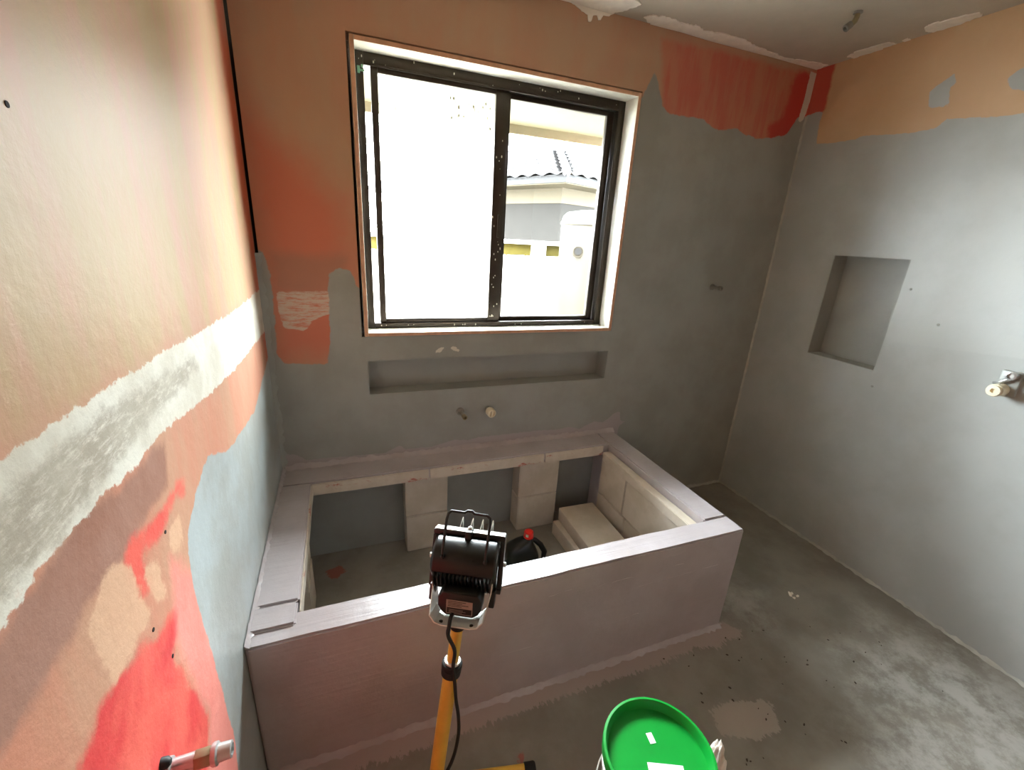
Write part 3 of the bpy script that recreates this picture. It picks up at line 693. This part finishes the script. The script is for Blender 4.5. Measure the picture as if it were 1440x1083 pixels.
# front frame
rim = MB()
rim.box(-.090, .090, -.012, .016, .058, .070, MH); rim.box(-.090, .090, -.012, .016, -.070, -.058, MH)
rim.box(-.090, -.078, -.012, .016, -.058, .058, MH); rim.box(.078, .090, -.012, .016, -.058, .058, MH)
rim.build('front_frame', M_blk_m, head, bevel=.002)
MB().box(-.088, .088, -.010, .017, .070, .0722, MH).build('frame_top_trim', M_wrim, head, bevel=.0008)
gl = MB().box(-.080, .080, .004, .008, -.060, .060, MH).build('glass', M_glass, head)
# housing: trough-shaped reflector body
prof = [(-.012, .060), (-.030, .058), (-.052, .046), (-.066, .026), (-.070, .004), (-.066, -.012), (-.060, -.018), (-.012, -.060)]
hb = MB(); n_ = len(prof)
for x, sc in ((-.078, .93), (-.072, 1), (.072, 1), (.078, .93)):
    hb.v += [tuple(MH @ Vector((x, -.012+(y+.012)*sc, z*sc))) for y, z in prof]
for i in range(3):
    for k in range(n_): hb.f.append((i*n_+k, i*n_+(k+1) % n_, (i+1)*n_+(k+1) % n_, (i+1)*n_+k))
hb.f += [tuple(range(n_)), tuple(3*n_+k for k in range(n_))[::-1]]
hb.build('housing', M_blk_m, head, smooth=True, bevel=.0015, angle=.5)
for i in range(15):
    x = -.068+.136*i/14
    f_ = MB(); f_.add([(x+s*.0016, y, z) for s in (-1, 1) for y, z in ((-.064, -.014), (-.070, -.022), (-.052, -.052), (-.020, -.068), (-.012, -.062))],
        [(0, 1, 2, 3, 4), (9, 8, 7, 6, 5)] + [(i_, (i_+1) % 5, 5+(i_+1) % 5, 5+i_) for i_ in range(5)], MH)
    f_.build('cooling_fin', M_blk_m, head)
# side brackets lugs
for s in (-1, 1):
    x0, x1 = (s*.080, s*.066); 
    MB().box(min(x0, x1), max(x0, x1), -.040, -.010, -.092, -.052, MH).build('pivot_lug', M_blk_m, head, bevel=.003)
    MB().lathe([(.006, 0), (.006, .006), (.003, .007)], 10, MH @ axis_frame((s*.090, 0, .0), (s, 0, 0))).build('frame_screw', M_steel, head)
    MB().lathe([(.004, 0), (.0045, .012), (.002, .014)], 10, MH @ axis_frame((s*.051+.002, -.064, .026), (0, -1, .2))).build('handle_boss', M_blk_m, head, smooth=True)
# latch at top centre of the frame
MB().box(-.008, .008, -.030, .006, .056, .078, MH).build('frame_latch', M_blk_m, head, bevel=.003)
MB().lathe([(.006, 0), (.0055, .006), (.003, .008)], 12, MH @ axis_frame((0, -.008, .077), (0, 0, 1))).build('latch_screw', M_steel, head, smooth=True)
# carrying handle
hp_ = [(-.049, -.068, .022), (-.049, -.074, .045), (-.049, -.062, .112), (-.047, -.057, .125), (-.040, -.056, .131), (-.008, -.055, .130), (-.002, -.055, .135), (.009, -.055, .135), (.015, -.055, .130), (.046, -.056, .130), (.053, -.057, .124), (.055, -.062, .111), (.053, -.074, .045), (.053, -.068, .022)]
MB().tube(hp_, .0034, 10, MH).build('carry_handle', M_blk_m, head, smooth=True)
# wire guard in front of the glass
for i in range(4):
    x = -.030+.026*i
    MB().tube([(x, .010, .070), (x+.003, .030, .094), (x+.004, .040, .06), (x+.004, .042, -.05), (x, .012, -.066)], .0014, 6, MH).build('guard_wire', M_wrim, head, smooth=True)
for z in (.03, -.03):
    MB().tube([(-.08, .014, z), (-.07, .042, z), (.07, .042, z), (.08, .014, z)], .0014, 6, MH).build('guard_wire', M_wrim, head, smooth=True)
# junction box with rating label below the housing
J = MH @ Matrix.Translation((.004, -.040, -.066)) @ Matrix.Rotation(math.radians(14), 4, 'X')
jb_p = [(-.052, .014), (-.042, .030), (.042, .030), (.052, .014), (.052, -.008), (.044, -.022), (.032, -.031), (-.032, -.031), (-.044, -.022), (-.052, -.008)]
jb = MB().prism(jb_p, 0, .040, J @ Matrix.Rotation(math.radians(90), 4, 'X')).build('junction_box', M_blk_m, head, bevel=.004)
M_lab = plain('grey_label_print', srgb(150, 140, 130), .5, .05, 30)
M_labd = plain('black_label_print', srgb(28, 26, 24), .5)
lb = MB().box(-.031, .031, -.0412, -.0402, -.024, .012, J).build('rating_label', M_lab, jb)
pr = MB(); pr.box(-.029, .029, -.0416, -.0411, -.022, -.008, J)
for i in range(4): pr.box(-.027, -.027+random.uniform(.03, .053), -.0416, -.0411, -.004+.004*i, -.0028+.004*i, J)
pr.build('label_print', M_labd, lb)
pr = MB()
for i in range(3): pr.box(-.024, -.024+random.uniform(.025, .046), -.042, -.0415, -.020+.0035*i, -.0191+.0035*i, J)
pr.build('label_print', M_lab, lb)
# U bracket: bright steel strap around the box, bolted to the mast
ub = MB(); vs2 = []; pth = [(-.072, -.030), (-.070, -.060), (-.062, -.104), (-.050, -.118), (-.034, -.122), (.034, -.122), (.050, -.118), (.062, -.104), (.070, -.060), (.072, -.030)]
n_ = len(pth)
for i, (x, z) in enumerate(pth):
    a = Vector(pth[max(i-1, 0)]); b = Vector(pth[min(i+1, n_-1)]); t = (b-a).normalized(); nx_, nz_ = -t.y, t.x
    for w in ((-.088 if z < -.1 else -.050), -.008):
        for s in (-.0012, .0012): vs2.append((x+nx_*s, w, z+nz_*s))
fs2 = []
for i in range(n_-1):
    a = 4*i; b = a+4; fs2 += [(a, a+1, b+1, b), (a+2, b+2, b+3, a+3), (a, b, b+2, a+2), (a+1, a+3, b+3, b+1)]
fs2 += [(0, 2, 3, 1), tuple(4*(n_-1)+k for k in (0, 1, 3, 2))]
ubo = ub.add(vs2, fs2, MH).build('u_bracket', M_wrim, head)
for s in (-1, 1):
    MB().lathe([(.0045, 0), (.0045, .003), (.002, .004)], 10, MH @ axis_frame((s*.036, -.076, -.1208), (0, 0, 1))).build('bracket_bolt', M_blk_m, ubo)
MB().lathe([(.017, -.022), (.0195, -.018), (.0195, .006), (.016, .012), (.004, .013)], 20, axis_frame(A, md_)).build('mast_cap', M_rubber, wl, smooth=True)
# supply cable hanging down the mast
jb0 = J @ Vector((-.014, -.030, -.029))
cpts = [jb0, MH @ Vector((-.012, -.084, -.102)), MH @ Vector((-.012, -.0955, -.118)), MH @ Vector((-.012, -.094, -.140)), A+Vector((-.014, -.024, -.07)), col_pt+Vector((-.004, -.028, .03)), col_pt+Vector((0, -.031, -.02)), col_pt+Vector((.004, -.030, -.08)), col_pt+Vector((.012, -.028, -.15)), col_pt+Vector((.012, -.030, -.22)), col_pt+Vector((-.006, -.036, -.30)), Bp+Vector((.0, -.036, .14)), Bp+Vector((-.01, -.04, .03)), Bp+Vector((-.05, -.06, .008)), Bp+Vector((-.14, -.12, .006)), Bp+Vector((-.30, -.30, .006))]
def smooth_path(P, k=6):
    out = []; P = [Vector(p) for p in P]
    for i in range(len(P)-1):
        p0, p1, p2, p3 = P[max(i-1, 0)], P[i], P[i+1], P[min(i+2, len(P)-1)]
        for j in range(k):
            t = j/k; out.append(.5*((2*p1)+(-p0+p2)*t+(2*p0-5*p1+4*p2-p3)*t*t+(-p0+3*p1-3*p2+p3)*t**3))
    return out+[P[-1]]
MB().tube(smooth_path(cpts), .0045, 10).build('power_cable', M_rubber, wl, smooth=True)

# ------------------------------------------------------------------ bucket with green lid
M_green = plain('green_plastic', srgb(8, 146, 50), .30, .05, 10)
M_wplast = plain('white_plastic', srgb(232, 232, 226), .35, .03, 10)
M_paper = plain('white_paper', srgb(236, 234, 240), .7, .03, 20)
bc = Vector((.929, -1.413, 0)); Mk = Matrix.Translation(bc) @ Matrix.Diagonal((.885, .885, 1, 1))
bk = thing('plastic_bucket', 'white plastic bucket with bright green lid on cement floor', 'bucket', bc)
MB().lathe([(.118, .0), (.122, .004), (.139, .290), (.144, .292), (.144, .300), (.139, .302), (.1395, .318), (.145, .320), (.145, .328), (.140, .330), (.141, .336), (.12, .337)], 56, Mk).build('body', M_wplast, bk, smooth=True)
lid = MB().lathe([(.146, .334), (.1495, .334), (.1505, .352), (.1505, .362), (.149, .366), (.1425, .3668), (.1395, .364), (.1365, .344), (.134, .341), (.05, .340), (.004, .340)], 72, Mk).build('lid', M_green, bk, smooth=True)
def sticker(pts, z, name='sticker'):
    return MB().prism(pts, z, z+.0006, Mk).build(name, M_paper, lid)
def rect(cx, cy, w, h, a):
    c, s = math.cos(a), math.sin(a); return [(cx+x*c-y*s, cy+x*s+y*c) for x, y in ((-w/2, -h/2), (w/2, -h/2), (w/2, h/2), (-w/2, h/2))]
STK = [rect(.016, .050, .017, .028, math.radians(-9)), rect(.0, -.042, .096, .056, math.radians(-24))]
for s_ in STK: sticker(s_, .3405)
# wire handle hanging at the side
hb_ = [(-.146*math.cos(t), -.146*math.sin(t)*.0 - .150*math.sin(t), .31-.11*math.sin(t)) for t in np.linspace(0, math.pi, 17)]
MB().tube(hb_, .0022, 8, Mk @ Matrix.Rotation(math.radians(-120), 4, 'Z')).build('wire_handle', M_steel, bk, smooth=True)

# crumpled white bag slumped against the bucket
def crumple():
    from mathutils import noise as N
    bm = bmesh.new(); bmesh.ops.create_icosphere(bm, subdivisions=5, radius=1)
    for v in bm.verts:
        d = v.co.normalized(); n1 = N.cell(d*2.2+Vector((3, 1, 2))); r = 1 + .42*N.noise(d*2.3+Vector((5, 2, 1))) + .20*abs(N.noise(d*3.7)) + .02*N.noise(d*9)
        p = d*r; p.z = (p.z+.95); k = 1-.32*p.z; v.co = Vector((p.x*.054*k, p.y*.050*k, max(0, p.z*.105)))
        if p.z > 1.2: v.co += Vector((.012, .008, .012))*(p.z-1.2)
    me = bpy.data.meshes.new('crumpled_bag')
    for f in bm.faces: f.smooth = True
    bm.to_mesh(me); bm.free(); me.materials.append(M_bag); return me
M_bag = plain('white_bag_plastic', srgb(236, 226, 216), .45, .05, 20)
o = link('crumpled_bag', crumple(), None, (1.175, -1.395, 0)); tag(o, 'crumpled white plastic bag on floor against the green-lidded bucket', 'bag')

# scattered grit on the floor
M_grit = plain('dark_grit', srgb(70, 58, 50), .9)
mb = MB()
for _ in range(46):
    x, y = random.uniform(1.35, 2.3), random.uniform(-1.45, -.95); q = random.uniform(.0016, .004)
    mb.lathe([(q, 0), (q*.9, q*.5), (q*.3, q*.8)], 6, Matrix.Translation((x, y, 0)) @ Matrix.Rotation(random.random()*6, 4, 'Z') @ Matrix.Diagonal((1.5, .8, 1, 1)))
o = mb.build('floor_grit', M_grit, floor); o['kind'] = 'stuff'

# crumb of plaster on the floor
def crumb(loc, s, label):
    mb = MB(); c = [(random.uniform(-1, 1)*s, random.uniform(-1, 1)*s, 0) for _ in range(7)]
    for x, y, _ in c:
        q = random.uniform(.35, .7)*s
        mb.lathe([(q, 0), (q*1.1, q*.3), (q*.6, q*.7), (q*.15, q*.9)], 7, Matrix.Translation((loc[0]+x, loc[1]+y, 0)) @ Matrix.Rotation(random.random()*6, 4, 'Z') @ Matrix.Diagonal((1, .6, 1, 1)))
    o = mb.build('plaster_crumb', M_plaster); tag(o, label, 'debris'); return o
crumb((2.17, -.909), .016, 'small heap of white plaster crumbs on floor beside right wall')

# ------------------------------------------------------------------ pipe stubs and tap bodies
M_brass = plain('dull_brass', srgb(150, 138, 110), .4, .15, 30, metal=.7)
M_chrome = plain('chrome', srgb(190, 190, 188), .28, .05, 20, metal=.6)
M_pvc = plain('cream_pvc', srgb(232, 222, 196), .4, .05, 20)
M_painted = plain('grey_painted_metal', srgb(130, 128, 120), .45, .12, 30)
def stub(name, label, cat, base, d, parts, M0=None, group=None):
    t = thing(name, label, cat, base, group); Mx = axis_frame(base, d)
    for nm, prof, mt in parts: MB().lathe(prof, 20, Mx).build(nm, mt, t, smooth=True)
    return t
stub('pipe_stub', 'small brass pipe stub on back wall left of the white plug', 'pipe', (.795, 0, .688), (.12, -1, -.12), [
    ('wall_collar', [(.020, -.003), (.019, .006), (.013, .010), (.004, .010)], M_painted), ('pipe', [(.0105, .005), (.0105, .052), (.004, .052)], M_painted),
    ('thread', [(.0125, .052), (.0125, .066), (.0075, .067), (.0075, .056), (.002, .056)], M_brass)])
t_ = stub('pipe_plug', 'white plastic pipe plug on back wall under window niche', 'plug', (.935, 0, .690), (.10, -1, -.10), [
    ('pipe', [(.014, -.003), (.014, .030), (.004, .030)], M_painted), ('plug_body', [(.020, .022), (.022, .026), (.022, .056), (.019, .060), (.0155, .060), (.0155, .048), (.002, .048)], M_pvc)])
MB().box(-.0035, .0035, -.015, .015, .047, .061, axis_frame((.935, 0, .690), (.10, -1, -.10))).build('turning_bar', M_pvc, t_, bevel=.001)
stub('pipe_stub', 'grey pipe stub on back wall near the right-hand corner', 'pipe', (2.225, 0, 1.305), (.10, -1, -.02), [
    ('wall_collar', [(.017, -.003), (.016, .005), (.011, .009), (.004, .009)], M_painted), ('pipe', [(.0085, .004), (.0085, .045), (.003, .045)], M_painted), ('end_nut', [(.0125, .045), (.0125, .062), (.007, .063), (.007, .052), (.002, .052)], M_painted)])
# left wall outlet near the camera
lp = thing('wall_outlet_pipe', 'chrome and brass pipe fitting projecting from lower left wall', 'pipe', (0, -1.352, .728))
Ml = axis_frame((0, -1.352, .728), (1, 0, .03))
MB().lathe([(.017, -.003), (.016, .004), (.0125, .006), (.0125, .046), (.004, .046)], 20, Ml).build('pipe', M_chrome, lp, smooth=True)
MB().lathe([(.0145, .034), (.0145, .058), (.004, .058)], 6, Ml).build('hex_body', M_brass, lp, bevel=.0008)
MB().lathe([(.0155, .056), (.0165, .058), (.0165, .063), (.013, .065), (.012, .082), (.0085, .083), (.0085, .07), (.002, .07)], 20, Ml).build('nozzle', M_chrome, lp, smooth=True)
MB().lathe([(.009, -.004), (.008, .008), (.004, .012)], 12, axis_frame((0, -1.366, .762), (1, 0, 0))).build('wall_plug', M_rubber, lp, smooth=True)
# mixer body on right wall
tp = thing('shower_mixer_body', 'bare chrome and white mixer tap body on the right wall', 'tap', (W, -1.137, 1.09))
MB().lathe([(.030, -.004), (.028, .004), (.024, .010), (.021, .052), (.024, .054), (.024, .062), (.0205, .064), (.0205, .074), (.008, .075), (.008, .066), (.002, .066)], 28, axis_frame((W, -1.125, 1.066), (-1, 0, -.02))).build('mixer_barrel', M_pvc, tp, smooth=True)
MB().lathe([(.018, -.004), (.017, .006), (.013, .008), (.012, .036), (.016, .038), (.016, .052), (.010, .054), (.010, .046), (.002, .046)], 24, axis_frame((W, -1.146, 1.125), (-1, 0, .05))).build('pipe_elbow', M_chrome, tp, smooth=True)
MB().tube([(W-.02, -1.10, 1.085), (W-.03, -1.115, 1.092), (W-.032, -1.135, 1.108), (W-.026, -1.146, 1.122)], .007, 12).build('bridge_pipe', M_chrome, tp, smooth=True)
MB().box(W-.016, W, -1.165, -1.105, 1.045, 1.14).build('mounting_plate', M_grey, tp, bevel=.006)
# ceiling outlet
cp = thing('ceiling_pipe', 'bent metal pipe stub hanging from the ceiling', 'pipe', (2.19, -.45, H))
MB().lathe([(.016, -.002), (.016, .006), (.010, .008), (.002, .008)], 16, axis_frame((2.21, -.46, H), (0, 0, -1))).build('ceiling_flange', M_painted, cp, smooth=True)
MB().tube([(2.21, -.46, H), (2.21, -.46, H-.018), (2.207, -.458, H-.030), (2.20, -.455, H-.038), (2.192, -.452, H-.043)], .010, 14).build('elbow', M_brass, cp, smooth=True)
MB().lathe([(.013, 0), (.0135, .022), (.009, .023), (.009, .012), (.002, .012)], 16, axis_frame((2.196, -.453, H-.041), (-.8, .3, -.75))).build('end_fitting', M_painted, cp, smooth=True)
